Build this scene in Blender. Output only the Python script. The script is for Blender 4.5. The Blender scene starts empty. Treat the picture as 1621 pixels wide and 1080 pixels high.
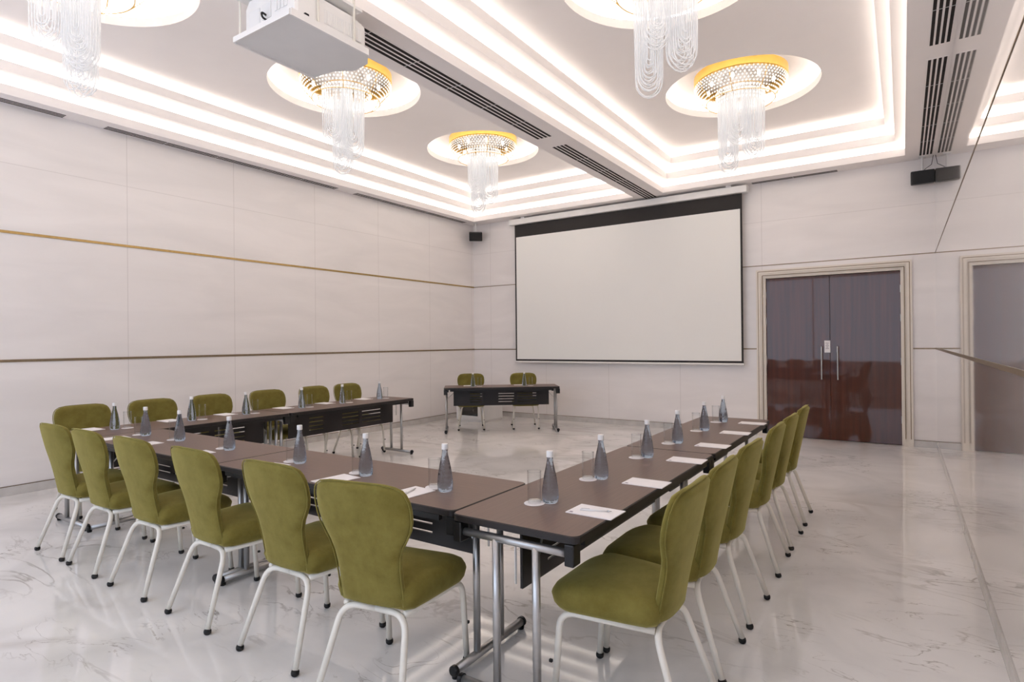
import bpy, bmesh, math, random
from mathutils import Vector, Matrix
PI = math.pi
random.seed(7)
sc = bpy.context.scene
C = bpy.context.collection

# ------------------------------------------------------------------ helpers
def srgb(r, g, b):
    def f(c):
        c /= 255.0
        return c / 12.92 if c <= .04045 else ((c + .055) / 1.055) ** 2.4
    return (f(r), f(g), f(b), 1)

def new_mat(name):
    m = bpy.data.materials.new(name); m.use_nodes = True
    nt = m.node_tree
    return m, nt, nt.nodes['Principled BSDF']

def pmat(name, col, rough=.5, metal=0, noise=0, nscale=8, coat=0, sheen=0, spec=.5, trans=0, ior=1.45, bump=0, emis=0):
    m, nt, b = new_mat(name)
    b.inputs['Base Color'].default_value = col
    b.inputs['Roughness'].default_value = rough
    b.inputs['Metallic'].default_value = metal
    b.inputs['Coat Weight'].default_value = coat
    b.inputs['Coat Roughness'].default_value = .04
    b.inputs['Sheen Weight'].default_value = sheen
    b.inputs['Specular IOR Level'].default_value = spec
    b.inputs['Transmission Weight'].default_value = trans
    b.inputs['IOR'].default_value = ior
    if emis:
        b.inputs['Emission Color'].default_value = col
        b.inputs['Emission Strength'].default_value = emis
    if noise or bump:
        tc = nt.nodes.new('ShaderNodeTexCoord')
        n = nt.nodes.new('ShaderNodeTexNoise'); n.inputs['Scale'].default_value = nscale; n.inputs['Detail'].default_value = 4
        nt.links.new(tc.outputs['Object'], n.inputs['Vector'])
        if noise:
            r = nt.nodes.new('ShaderNodeValToRGB')
            r.color_ramp.elements[0].position = .3; r.color_ramp.elements[1].position = .7
            r.color_ramp.elements[0].color = (*[c * (1 - noise) for c in col[:3]], 1)
            r.color_ramp.elements[1].color = (*[min(1, c * (1 + noise)) for c in col[:3]], 1)
            nt.links.new(n.outputs['Fac'], r.inputs['Fac']); nt.links.new(r.outputs['Color'], b.inputs['Base Color'])
        if bump:
            bp = nt.nodes.new('ShaderNodeBump'); bp.inputs['Strength'].default_value = bump; bp.inputs['Distance'].default_value = .002
            nt.links.new(n.outputs['Fac'], bp.inputs['Height']); nt.links.new(bp.outputs['Normal'], b.inputs['Normal'])
    return m

def link(name, bm, mats, parent=None, smooth=False):
    me = bpy.data.meshes.new(name)
    bmesh.ops.recalc_face_normals(bm, faces=bm.faces)
    bm.to_mesh(me); bm.free()
    if not isinstance(mats, (list, tuple)): mats = [mats]
    for m in mats: me.materials.append(m)
    if smooth:
        for p in me.polygons: p.use_smooth = True
    o = bpy.data.objects.new(name, me); C.objects.link(o)
    if parent: o.parent = parent
    return o

def smooth_by_angle(o, ang=40):
    me = o.data
    for p in me.polygons: p.use_smooth = True
    bm = bmesh.new(); bm.from_mesh(me)
    for e in bm.edges:
        if len(e.link_faces) == 2:
            e.smooth = e.calc_face_angle(0) < math.radians(ang)
    bm.to_mesh(me); bm.free()

def B(): return bmesh.new()

def box(bm, x0, x1, y0, y1, z0, z1, mi=0, bev=0):
    r = bmesh.ops.create_cube(bm, size=1)
    vs = r['verts']
    for v in vs:
        v.co = Vector(((x0 + x1) / 2 + v.co.x * (x1 - x0), (y0 + y1) / 2 + v.co.y * (y1 - y0), (z0 + z1) / 2 + v.co.z * (z1 - z0)))
    fs = set(f for v in vs for f in v.link_faces)
    for f in fs: f.material_index = mi
    if bev:
        es = list(set(e for v in vs for e in v.link_edges))
        rr = bmesh.ops.bevel(bm, geom=es, offset=bev, segments=2, affect='EDGES', profile=.5)
        for f in rr['faces']: f.material_index = mi
    return vs

def quad(bm, pts, mi=0):
    f = bm.faces.new([bm.verts.new(p) for p in pts]); f.material_index = mi
    return f

def tube(bm, pts, r, n=10, mi=0, cap=True, flat=1.0):
    pts = [Vector(p) for p in pts]
    rings = []
    prev = None
    for i, p in enumerate(pts):
        if i == 0: t = pts[1] - p
        elif i == len(pts) - 1: t = p - pts[i - 1]
        else: t = (pts[i + 1] - p).normalized() + (p - pts[i - 1]).normalized()
        t.normalize()
        if prev is None:
            a = Vector((0, 0, 1)) if abs(t.z) < .9 else Vector((1, 0, 0))
            u = t.cross(a).normalized()
        else:
            u = (prev - t * prev.dot(t)).normalized()
        prev = u
        w = t.cross(u)
        rr = r[i] if isinstance(r, (list, tuple)) else r
        rings.append([bm.verts.new(p + (u * math.cos(2 * PI * k / n) + w * math.sin(2 * PI * k / n) * flat) * rr) for k in range(n)])
    for a, b in zip(rings, rings[1:]):
        for k in range(n):
            f = bm.faces.new([a[k], a[(k + 1) % n], b[(k + 1) % n], b[k]]); f.material_index = mi
    if cap:
        for q in (rings[0][::-1], rings[-1]):
            f = bm.faces.new(q); f.material_index = mi

def arc_path(pts, rad, seg=5):
    """polyline with rounded corners"""
    pts = [Vector(p) for p in pts]; out = [pts[0]]
    for a, b, c in zip(pts, pts[1:], pts[2:]):
        d1 = (a - b); d2 = (c - b)
        r = min(rad, d1.length * .49, d2.length * .49)
        p1 = b + d1.normalized() * r; p2 = b + d2.normalized() * r
        for k in range(seg + 1):
            t = k / seg
            out.append(p1 * (1 - t) ** 2 + b * 2 * t * (1 - t) + p2 * t * t)
    out.append(pts[-1])
    return out

def lathe(bm, prof, n=24, c=(0, 0, 0), mi=0):
    c = Vector(c); rings = []
    for r, z in prof:
        if r < 1e-6: rings.append([bm.verts.new(c + Vector((0, 0, z)))])
        else: rings.append([bm.verts.new(c + Vector((r * math.cos(2 * PI * k / n), r * math.sin(2 * PI * k / n), z))) for k in range(n)])
    for a, b in zip(rings, rings[1:]):
        for k in range(n):
            if len(a) == 1 and len(b) == 1: continue
            if len(a) == 1: f = bm.faces.new([a[0], b[k], b[(k + 1) % n]])
            elif len(b) == 1: f = bm.faces.new([a[k], a[(k + 1) % n], b[0]])
            else: f = bm.faces.new([a[k], a[(k + 1) % n], b[(k + 1) % n], b[k]])
            f.material_index = mi

def tag(o, label=None, cat=None, group=None, kind=None):
    if label: o['label'] = label
    if cat: o['category'] = cat
    if group: o['group'] = group
    if kind: o['kind'] = kind
    return o

def thing(name, label, cat, loc=(0, 0, 0), rz=0, group=None):
    o = bpy.data.objects.new(name, None); C.objects.link(o)
    o.empty_display_size = .1
    o.location = loc; o.rotation_euler = (0, 0, rz)
    return tag(o, label, cat, group)

def dup(root, loc, rz, label, group=None):
    r = root.copy(); C.objects.link(r); r.location = loc; r.rotation_euler = (0, 0, rz)
    r['label'] = label
    if group: r['group'] = group
    for ch in list(root.children):
        c = ch.copy(); C.objects.link(c); c.parent = r
        for g in list(ch.children):
            d = g.copy(); C.objects.link(d); d.parent = c
    return r

def struct(name, bm, mats, parent=None, smooth=False):
    o = link(name, bm, mats, parent, smooth)
    if not parent: o['kind'] = 'structure'
    return o

# ------------------------------------------------------------------ constants
XL, XR, YB, YN = -7.33, .372, 9.59, -2.6
H, Z1, Z2 = 3.87, 1.327, 2.60
ZT = .74                      # table top height

# ------------------------------------------------------------------ materials
def marble_floor():
    m, nt, b = new_mat('polished_marble')
    N = nt.nodes.new; L = nt.links.new
    tc = N('ShaderNodeTexCoord')
    # soft clouds
    n1 = N('ShaderNodeTexNoise'); n1.inputs['Scale'].default_value = .9; n1.inputs['Detail'].default_value = 6; n1.inputs['Distortion'].default_value = 1.2
    L(tc.outputs['Object'], n1.inputs['Vector'])
    r1 = N('ShaderNodeValToRGB')
    r1.color_ramp.elements[0].position = .28; r1.color_ramp.elements[0].color = srgb(214, 212, 210)
    r1.color_ramp.elements[1].position = .62; r1.color_ramp.elements[1].color = srgb(240, 237, 234)
    L(n1.outputs['Fac'], r1.inputs['Fac'])
    def vein(scale, dist, width, seed, rot):
        mp = N('ShaderNodeMapping'); mp.inputs['Location'].default_value = (seed, seed * 1.7, 0); mp.inputs['Rotation'].default_value = (0, 0, rot)
        mp.inputs['Scale'].default_value = (1, 2.2, 1)
        L(tc.outputs['Object'], mp.inputs['Vector'])
        n = N('ShaderNodeTexNoise'); n.inputs['Scale'].default_value = scale; n.inputs['Detail'].default_value = 7; n.inputs['Distortion'].default_value = dist
        L(mp.outputs['Vector'], n.inputs['Vector'])
        s = N('ShaderNodeMath'); s.operation = 'SUBTRACT'; s.inputs[1].default_value = .5; L(n.outputs['Fac'], s.inputs[0])
        a = N('ShaderNodeMath'); a.operation = 'ABSOLUTE'; L(s.outputs[0], a.inputs[0])
        mr = N('ShaderNodeMapRange'); mr.inputs['From Min'].default_value = 0; mr.inputs['From Max'].default_value = width
        mr.inputs['To Min'].default_value = 1; mr.inputs['To Max'].default_value = 0; L(a.outputs[0], mr.inputs['Value'])
        # patchy presence
        n2 = N('ShaderNodeTexNoise'); n2.inputs['Scale'].default_value = scale * .9; n2.inputs['Detail'].default_value = 2
        mp2 = N('ShaderNodeMapping'); mp2.inputs['Location'].default_value = (seed * 3.1, seed, 4); L(tc.outputs['Object'], mp2.inputs['Vector']); L(mp2.outputs['Vector'], n2.inputs['Vector'])
        mr2 = N('ShaderNodeMapRange'); mr2.inputs['From Min'].default_value = .53; mr2.inputs['From Max'].default_value = .7; L(n2.outputs['Fac'], mr2.inputs['Value'])
        mu = N('ShaderNodeMath'); mu.operation = 'MULTIPLY'; L(mr.outputs[0], mu.inputs[0]); L(mr2.outputs[0], mu.inputs[1])
        return mu.outputs[0]
    col = r1.outputs['Color']
    for (sc_, d, w, s, rot, c, amt) in ((1.1, 1.6, .022, 3.0, .5, srgb(150, 142, 134), .75), (2.0, 2.0, .014, 9.0, -.4, srgb(112, 98, 82), .8), (.7, 1.0, .06, 17.0, .3, srgb(178, 170, 162), .6)):
        v = vein(sc_, d, w, s, rot)
        k = N('ShaderNodeMath'); k.operation = 'MULTIPLY'; k.inputs[1].default_value = amt; L(v, k.inputs[0])
        mx = N('ShaderNodeMixRGB'); L(k.outputs[0], mx.inputs['Fac']); L(col, mx.inputs['Color1']); mx.inputs['Color2'].default_value = c
        col = mx.outputs['Color']
    L(col, b.inputs['Base Color'])
    b.inputs['Roughness'].default_value = .045
    b.inputs['IOR'].default_value = 1.5
    return m

def wall_mat(name, axis, seams_low, seams_high, hz=None, rough=.22, col=srgb(235, 230, 228), coat=0):
    """lacquered stone panels with hairline joints; axis = 0 (x) or 1 (y) along the wall"""
    m, nt, b = new_mat(name)
    N = nt.nodes.new; L = nt.links.new
    tc = N('ShaderNodeTexCoord'); sp = N('ShaderNodeSeparateXYZ'); L(tc.outputs['Object'], sp.inputs[0])
    u = sp.outputs[axis]; z = sp.outputs[2]
    def cmp_(s, p, e):
        n = N('ShaderNodeMath'); n.operation = 'COMPARE'; L(s, n.inputs[0]); n.inputs[1].default_value = p; n.inputs[2].default_value = e; return n.outputs[0]
    def mx(a, c, op='MAXIMUM'):
        n = N('ShaderNodeMath'); n.operation = op; L(a, n.inputs[0]); L(c, n.inputs[1]); return n.outputs[0]
    gt = N('ShaderNodeMath'); gt.operation = 'GREATER_THAN'; L(z, gt.inputs[0]); gt.inputs[1].default_value = Z2
    lt = N('ShaderNodeMath'); lt.operation = 'LESS_THAN'; L(z, lt.inputs[0]); lt.inputs[1].default_value = Z2
    tot = None
    for lst, g in ((seams_low, lt), (seams_high, gt)):
        acc = None
        for p in lst:
            q = cmp_(u, p, .004); acc = q if acc is None else mx(acc, q)
        if acc is not None:
            acc = mx(acc, g.outputs[0], 'MULTIPLY'); tot = acc if tot is None else mx(tot, acc)
    if hz:
        q = cmp_(z, hz, .003); tot = mx(tot, q)
    mp = N('ShaderNodeMapping'); mp.inputs['Scale'].default_value = (.5, .5, 2.5); L(tc.outputs['Object'], mp.inputs['Vector'])
    n1 = N('ShaderNodeTexNoise'); n1.inputs['Scale'].default_value = 1.3; n1.inputs['Detail'].default_value = 6; n1.inputs['Distortion'].default_value = .8
    L(mp.outputs['Vector'], n1.inputs['Vector'])
    rp = N('ShaderNodeValToRGB'); rp.color_ramp.elements[0].position = .3; rp.color_ramp.elements[1].position = .7
    rp.color_ramp.elements[0].color = (*[c * .94 for c in col[:3]], 1); rp.color_ramp.elements[1].color = (*[min(1, c * 1.03) for c in col[:3]], 1)
    L(n1.outputs['Fac'], rp.inputs['Fac'])
    k = N('ShaderNodeMath'); k.operation = 'MULTIPLY'; k.inputs[1].default_value = .22; L(tot, k.inputs[0])
    mix = N('ShaderNodeMixRGB'); L(k.outputs[0], mix.inputs['Fac']); L(rp.outputs['Color'], mix.inputs['Color1']); mix.inputs['Color2'].default_value = srgb(120, 108, 100)
    L(mix.outputs['Color'], b.inputs['Base Color'])
    b.inputs['Roughness'].default_value = rough
    b.inputs['Coat Weight'].default_value = coat; b.inputs['Coat Roughness'].default_value = .03
    if coat: b.inputs['Coat IOR'].default_value = 1.6
    return m

def thin_glass():
    m = bpy.data.materials.new('clear_glass'); m.use_nodes = True; nt = m.node_tree; nt.nodes.clear()
    N = nt.nodes.new; L = nt.links.new
    out = N('ShaderNodeOutputMaterial'); tr = N('ShaderNodeBsdfTransparent'); g = N('ShaderNodeBsdfGlossy'); mx = N('ShaderNodeMixShader'); lw = N('ShaderNodeLayerWeight')
    tr.inputs['Color'].default_value = (.955, .965, .97, 1); g.inputs['Roughness'].default_value = .02; lw.inputs['Blend'].default_value = .5
    tc = N('ShaderNodeTexCoord'); n = N('ShaderNodeTexNoise'); n.inputs['Scale'].default_value = 25; L(tc.outputs['Object'], n.inputs['Vector'])
    mr = N('ShaderNodeMapRange'); mr.inputs['To Min'].default_value = .01; mr.inputs['To Max'].default_value = .05; L(n.outputs['Fac'], mr.inputs['Value']); L(mr.outputs[0], g.inputs['Roughness'])
    sc_ = N('ShaderNodeMath'); sc_.operation = 'MULTIPLY'; sc_.inputs[1].default_value = .75; pw = N('ShaderNodeMath'); pw.operation = 'POWER'; pw.inputs[1].default_value = 2; L(lw.outputs['Facing'], pw.inputs[0]); L(pw.outputs[0], sc_.inputs[0])
    L(sc_.outputs[0], mx.inputs[0]); L(tr.outputs[0], mx.inputs[1]); L(g.outputs[0], mx.inputs[2]); L(mx.outputs[0], out.inputs['Surface'])
    return m
M = {}
M['base'] = pmat('grey_marble_skirting', srgb(196, 192, 188), .12, noise=.1, nscale=7)
M['floor'] = marble_floor()
ys = [-.72 + 1.28 * k for k in range(9)]            # ..3.12, 4.40, 5.68
xs = [-1.78 - 1.28 * k for k in range(5)]
M['wall_left'] = wall_mat('lacquered_panels_left', 1, ys, ys, 3.28, .3)
M['wall_back'] = wall_mat('lacquered_panels_back', 0, xs, xs, 3.27, .3)
M['wall_right'] = wall_mat('polished_panels_right', 1, [2.2, 5.0], [], None, .03, srgb(230, 224, 220), 1.0)
M['ceil'] = pmat('white_ceiling_paint', srgb(248, 243, 241), .8, noise=.01, nscale=3)
M['led'] = pmat('led_strip_diffuser', (1.0, .952, .885, 1), .5, emis=2.2)
M['led_round'] = pmat('led_recess_diffuser', (1.0, .96, .90, 1), .5, emis=6)
M['gold_trim'] = pmat('brushed_gold_trim', srgb(178, 150, 100), .3, 1, noise=.1, nscale=30)
M['bronze_trim'] = pmat('dark_bronze_trim', srgb(140, 122, 98), .35, .5, noise=.1, nscale=30)
M['frame_cream'] = pmat('cream_door_frame', srgb(226, 217, 205), .35, noise=.02)
M['groove'] = pmat('groove_brass_and_gap_shade', srgb(120, 98, 70), .4, .6, noise=.05)
M['chrome'] = pmat('brushed_steel', srgb(200, 200, 200), .25, 1, noise=.04, nscale=40)
M['tube_grey'] = pmat('satin_silver_tube', srgb(185, 184, 183), .32, .85, noise=.03, nscale=40)
M['white_tube'] = pmat('cream_white_painted_tube', srgb(226, 221, 210), .35, noise=.02, nscale=20)
M['black'] = pmat('black_plastic', srgb(22, 20, 20), .4, noise=.1, nscale=30)
M['rubber'] = pmat('black_rubber', srgb(26, 24, 23), .6, noise=.1, nscale=30)
M['panel_black'] = pmat('black_panel_laminate', srgb(30, 25, 25), .35, noise=.12, nscale=6)
M['table_edge'] = pmat('black_table_edging', srgb(32, 27, 26), .4, noise=.1, nscale=20)
M['white_plastic'] = pmat('white_plastic', srgb(232, 230, 228), .4, noise=.015, nscale=10)
M['pale_grey'] = pmat('pale_grey_metal', srgb(226, 225, 224), .45, noise=.02, nscale=6)
M['paper'] = pmat('white_paper', srgb(240, 236, 236), .7, noise=.015, nscale=20)
M['ink'] = pmat('grey_print', srgb(150, 140, 150), .7, noise=.1, nscale=60)
M['screen_white'] = pmat('matte_white_screen', srgb(238, 237, 233), .9, noise=.004, nscale=2)
M['screen_black'] = pmat('black_screen_border', srgb(48, 45, 44), .8, noise=.05)
M['dark_glass'] = pmat('dark_glass', srgb(40, 40, 38), .08, noise=.1, coat=.5)
M['vent_dark'] = pmat('vent_shadow', srgb(38, 30, 28), .8, noise=.1)
M['glass'] = thin_glass()
M['bottle'] = pmat('clear_water_bottle', (.56, .67, .81, 1), .02, trans=1, ior=1.36, nscale=60, bump=1)
M['gold'] = pmat('polished_gold_band', srgb(214, 170, 84), .4, .6, noise=.06, nscale=10)

def wood_door():
    m, nt, b = new_mat('lacquered_mahogany')
    N = nt.nodes.new; L = nt.links.new
    tc = N('ShaderNodeTexCoord'); mp = N('ShaderNodeMapping'); mp.inputs['Scale'].default_value = (14, 14, .5); L(tc.outputs['Object'], mp.inputs['Vector'])
    n = N('ShaderNodeTexNoise'); n.inputs['Scale'].default_value = 1.5; n.inputs['Detail'].default_value = 5; L(mp.outputs['Vector'], n.inputs['Vector'])
    r = N('ShaderNodeValToRGB'); r.color_ramp.elements[0].position = .3; r.color_ramp.elements[0].color = srgb(66, 30, 15); r.color_ramp.elements[1].position = .72; r.color_ramp.elements[1].color = srgb(86, 42, 22)
    L(n.outputs['Fac'], r.inputs['Fac']); L(r.outputs['Color'], b.inputs['Base Color'])
    b.inputs['Roughness'].default_value = .35; b.inputs['Specular IOR Level'].default_value = .2; b.inputs['Coat Weight'].default_value = 1; b.inputs['Coat Roughness'].default_value = .03
    b.inputs['Coat IOR'].default_value = 1.45
    return m
M['door'] = wood_door()

def wood_table():
    m, nt, b = new_mat('dark_wenge_laminate')
    N = nt.nodes.new; L = nt.links.new
    tc = N('ShaderNodeTexCoord'); mp = N('ShaderNodeMapping'); mp.inputs['Scale'].default_value = (1.2, 22, 1); L(tc.outputs['Object'], mp.inputs['Vector'])
    n = N('ShaderNodeTexNoise'); n.inputs['Scale'].default_value = 4; n.inputs['Detail'].default_value = 5; L(mp.outputs['Vector'], n.inputs['Vector'])
    r = N('ShaderNodeValToRGB'); r.color_ramp.elements[0].position = .3; r.color_ramp.elements[0].color = srgb(102, 79, 68); r.color_ramp.elements[1].position = .7; r.color_ramp.elements[1].color = srgb(113, 88, 76)
    L(n.outputs['Fac'], r.inputs['Fac']); L(r.outputs['Color'], b.inputs['Base Color'])
    b.inputs['Roughness'].default_value = .36; b.inputs['Specular IOR Level'].default_value = .32
    return m
M['table_top'] = wood_table()

def velvet():
    m, nt, b = new_mat('olive_velvet')
    N = nt.nodes.new; L = nt.links.new
    tc = N('ShaderNodeTexCoord')
    n = N('ShaderNodeTexNoise'); n.inputs['Scale'].default_value = 7; n.inputs['Detail'].default_value = 8; n.inputs['Roughness'].default_value = .7
    L(tc.outputs['Object'], n.inputs['Vector'])
    r = N('ShaderNodeValToRGB'); r.color_ramp.elements[0].position = .3; r.color_ramp.elements[0].color = srgb(98, 87, 32); r.color_ramp.elements[1].position = .72; r.color_ramp.elements[1].color = srgb(126, 116, 58)
    L(n.outputs['Fac'], r.inputs['Fac']); L(r.outputs['Color'], b.inputs['Base Color'])
    b.inputs['Roughness'].default_value = .85; b.inputs['Specular IOR Level'].default_value = .2
    b.inputs['Sheen Weight'].default_value = .75; b.inputs['Sheen Roughness'].default_value = .45; b.inputs['Sheen Tint'].default_value = srgb(188, 180, 118)
    n2 = N('ShaderNodeTexNoise'); n2.inputs['Scale'].default_value = 260; L(tc.outputs['Object'], n2.inputs['Vector'])
    bp = N('ShaderNodeBump'); bp.inputs['Strength'].default_value = .25; bp.inputs['Distance'].default_value = .002; L(n2.outputs['Fac'], bp.inputs['Height']); L(bp.outputs['Normal'], b.inputs['Normal'])
    return m
M['velvet'] = velvet()

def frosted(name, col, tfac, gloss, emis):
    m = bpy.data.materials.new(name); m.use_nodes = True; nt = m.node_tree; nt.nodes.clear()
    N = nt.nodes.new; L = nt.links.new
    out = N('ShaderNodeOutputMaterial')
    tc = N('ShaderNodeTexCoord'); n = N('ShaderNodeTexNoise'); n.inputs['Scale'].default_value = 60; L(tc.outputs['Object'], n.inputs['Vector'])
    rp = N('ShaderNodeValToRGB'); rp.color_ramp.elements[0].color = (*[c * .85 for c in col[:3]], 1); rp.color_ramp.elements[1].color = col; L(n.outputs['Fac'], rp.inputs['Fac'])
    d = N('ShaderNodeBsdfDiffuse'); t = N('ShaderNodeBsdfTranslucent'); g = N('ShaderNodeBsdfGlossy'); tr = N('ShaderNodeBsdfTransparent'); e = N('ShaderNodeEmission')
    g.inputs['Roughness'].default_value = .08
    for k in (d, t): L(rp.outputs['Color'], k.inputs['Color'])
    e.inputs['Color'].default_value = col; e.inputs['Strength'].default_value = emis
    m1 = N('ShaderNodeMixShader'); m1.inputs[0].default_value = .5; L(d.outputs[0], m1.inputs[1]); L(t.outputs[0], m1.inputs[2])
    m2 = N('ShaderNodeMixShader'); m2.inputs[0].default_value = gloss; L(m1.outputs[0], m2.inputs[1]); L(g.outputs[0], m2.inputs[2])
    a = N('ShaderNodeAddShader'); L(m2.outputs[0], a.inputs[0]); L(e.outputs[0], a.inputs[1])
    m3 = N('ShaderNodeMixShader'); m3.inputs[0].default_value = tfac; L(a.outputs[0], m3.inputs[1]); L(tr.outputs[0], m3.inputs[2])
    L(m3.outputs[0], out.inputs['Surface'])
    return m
M['strand'] = frosted('frosted_glass_chain', (.95, .96, .98, 1), .42, .1, .07)  # chains are no lamps; a faint glow is put into the material
M['crystal'] = frosted('cut_crystal_beads', (1, .965, .9, 1), .25, .3, .42)  # emission added to whiten the beads, which give no light themselves

# ------------------------------------------------------------------ room shell
bm = B(); box(bm, XL - .2, XR + .2, YN - .2, YB + .35, -.1, 0)
struct('floor', bm, M['floor'])
bm = B(); box(bm, XL - .15, XL, YN, YB + .15, 0, H + .02)
struct('wall_left', bm, M['wall_left'])
bm = B(); box(bm, XR, XR + .15, YN, YB + .15, 0, H + .02)
struct('wall_right', bm, M['wall_right'])
DX0, DX1, DZ = -1.752, .004, 2.42
bm = B()
box(bm, XL, DX0, YB, YB + .15, 0, H + .02)
box(bm, DX1, XR, YB, YB + .15, 0, H + .02)
box(bm, DX0, DX1, YB, YB + .15, DZ, H + .02)
struct('wall_back', bm, M['wall_back'])
bm = B(); box(bm, XL, XR, YN - .12, YN, 0, .75)
for x in (XL, -4.9, -2.5, XR - .04): box(bm, x, x + .04, YN - .08, YN - .04, .75, H)
box(bm, XL, XR, YN - .12, YN, 3.5, H)
struct('wall_near', bm, M['ceil'])

# ceiling with two stepped coffers
COF = [(-7.07, -3.72), (-3.217, .05)]
CY0, CY1 = -.42, 9.27
CH_Y = [1.95, 4.64, 7.33]
CELLS = [-.09, 3.30, 5.98, 8.94]
STEP, LIP, POCK = .11, .095, .10
ZK = [3.87, 4.055, 4.255, 4.45]
RREC, ZREC = .86, 4.63
bm = B()
gx = [XL, COF[0][0], COF[0][1], COF[1][0], COF[1][1], XR]
gy = [YN, CY0, CY1, YB]
for i in range(5):
    for j in range(3):
        if i in (1, 3) and j == 1: continue
        quad(bm, [(gx[i], gy[j], H), (gx[i], gy[j + 1], H), (gx[i + 1], gy[j + 1], H), (gx[i + 1], gy[j], H)])
def rect(c, d): return (c[0] + d, c[1] - d, CY0 + d, CY1 - d)
def band(bm, r0, z0, r1, z1, mi=0):
    a = [(r0[0], r0[2], z0), (r0[1], r0[2], z0), (r0[1], r0[3], z0), (r0[0], r0[3], z0)]
    b = [(r1[0], r1[2], z1), (r1[1], r1[2], z1), (r1[1], r1[3], z1), (r1[0], r1[3], z1)]
    for k in range(4): quad(bm, [a[k], a[(k + 1) % 4], b[(k + 1) % 4], b[k]], mi)
for c in COF:
    for k in range(3):
        r0 = rect(c, STEP * k); rp = rect(c, STEP * k - POCK); rn = rect(c, STEP * (k + 1))
        band(bm, r0, ZK[k], r0, ZK[k] + LIP)
        band(bm, r0, ZK[k] + LIP, rp, ZK[k] + LIP)
        band(bm, rp, ZK[k] + LIP, rp, ZK[k + 1], 1)
        if k < 2: band(bm, rp, ZK[k + 1], rn, ZK[k + 1])
    rp = rect(c, STEP * 2 - POCK); zc = ZK[3]
    cx = (c[0] + c[1]) / 2
    ye = [rp[2], CELLS[1], CELLS[2], rp[3]]
    for q in range(3):
        x0, x1, y0, y1 = rp[0], rp[1], ye[q], ye[q + 1]
        cy = CH_Y[q]
        angs = [2 * PI * k / 64 for k in range(64)] + [math.atan2(yy - cy, xx - cx) % (2 * PI) for xx in (x0, x1) for yy in (y0, y1)]
        angs = sorted(set(round(a, 6) for a in angs))
        def edge(a):
            dx, dy = math.cos(a), math.sin(a); t = 1e9
            if dx > 1e-9: t = min(t, (x1 - cx) / dx)
            if dx < -1e-9: t = min(t, (x0 - cx) / dx)
            if dy > 1e-9: t = min(t, (y1 - cy) / dy)
            if dy < -1e-9: t = min(t, (y0 - cy) / dy)
            return (cx + dx * t, cy + dy * t)
        n = len(angs)
        P = lambda a, r, z: (cx + r * math.cos(a), cy + r * math.sin(a), z)
        for k in range(n):
            a, b2 = angs[k], angs[(k + 1) % n]
            ea, eb = edge(a), edge(b2)
            quad(bm, [P(a, RREC, zc), P(b2, RREC, zc), (*eb, zc), (*ea, zc)])
            quad(bm, [P(a, RREC, zc), P(b2, RREC, zc), P(b2, RREC, zc + .085), P(a, RREC, zc + .085)])
            quad(bm, [P(a, RREC, zc + .085), P(b2, RREC, zc + .085), P(b2, RREC + .09, zc + .085), P(a, RREC + .09, zc + .085)])
            quad(bm, [P(a, RREC + .09, zc + .085), P(b2, RREC + .09, zc + .085), P(b2, RREC + .09, 4.60), P(a, RREC + .09, 4.60)], 2)
            dome = [(RREC + .09, 4.60), (.84, 4.645), (.68, 4.665), (.45, 4.675)]
            for (ra, za), (rb, zb_) in zip(dome, dome[1:]): quad(bm, [P(a, ra, za), P(b2, ra, za), P(b2, rb, zb_), P(a, rb, zb_)])
            bm.faces.new([bm.verts.new(P(a, .45, 4.675)), bm.verts.new(P(b2, .45, 4.675)), bm.verts.new((cx, cy, 4.675))])
bmesh.ops.remove_doubles(bm, verts=bm.verts, dist=.0005)
me = bpy.data.meshes.new('ceiling'); bm.to_mesh(me); bm.free()
for m in (M['ceil'], M['led'], M['led_round']): me.materials.append(m)
o = bpy.data.objects.new('ceiling', me); C.objects.link(o); o['kind'] = 'structure'
bm = B(); box(bm, XL - .15, XR + .15, YN, YB + .15, 4.72, 4.8); struct('ceiling_slab', bm, M['ceil'])

# trims, baseboards
tn = 0
def trim(x0, x1, y0, y1, z0, z1, m):
    global tn
    tn += 1
    bm = B(); box(bm, x0, x1, y0, y1, z0, z1); struct('trim_%d' % tn, bm, m)
trim(XL, XL + .008, YN, YB, Z1 - .013, Z1 + .013, M['bronze_trim'])
trim(XL, XL + .008, YN, YB, Z2 - .013, Z2 + .013, M['gold_trim'])
trim(XL + .008, DX0 - .115, YB - .006, YB, Z1 - .009, Z1 + .009, M['bronze_trim'])
trim(DX1 + .115, XR, YB - .006, YB, Z1 - .009, Z1 + .009, M['bronze_trim'])
trim(XL + .008, XR, YB - .006, YB, Z2 - .006, Z2 + .006, M['bronze_trim'])
trim(XR - .004, XR, YN, YB - .006, Z1 - .012, Z1 + .012, M['bronze_trim'])
trim(XR - .003, XR, YN, YB - .006, Z2 - .004, Z2 + .004, M['groove'])
def baseb(name, x0, x1, y0, y1):
    bm = B(); box(bm, x0, x1, y0, y1, 0, .088)
    ax = (x1 - x0) < (y1 - y0)
    struct(name, bm, M['base'])
trim(XL, XL + .011, YN, YB, .088, .094, M['groove']); trim(XL, DX0 - .115, YB - .011, YB, .088, .094, M['groove']); trim(DX1 + .115, XR, YB - .011, YB, .088, .094, M['groove'])  # dark strips stand in for the shadow gap above the baseboard
baseb('baseboard_left', XL, XL + .01, YN, YB)
bm = B(); box(bm, XL + .01, DX0 - .115, YB - .01, YB, 0, .088); box(bm, DX1 + .115, XR, YB - .01, YB, 0, .088)
struct('baseboard_back', bm, M['base'])
baseb('baseboard_right', XR - .006, XR, YN, YB - .01)

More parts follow.
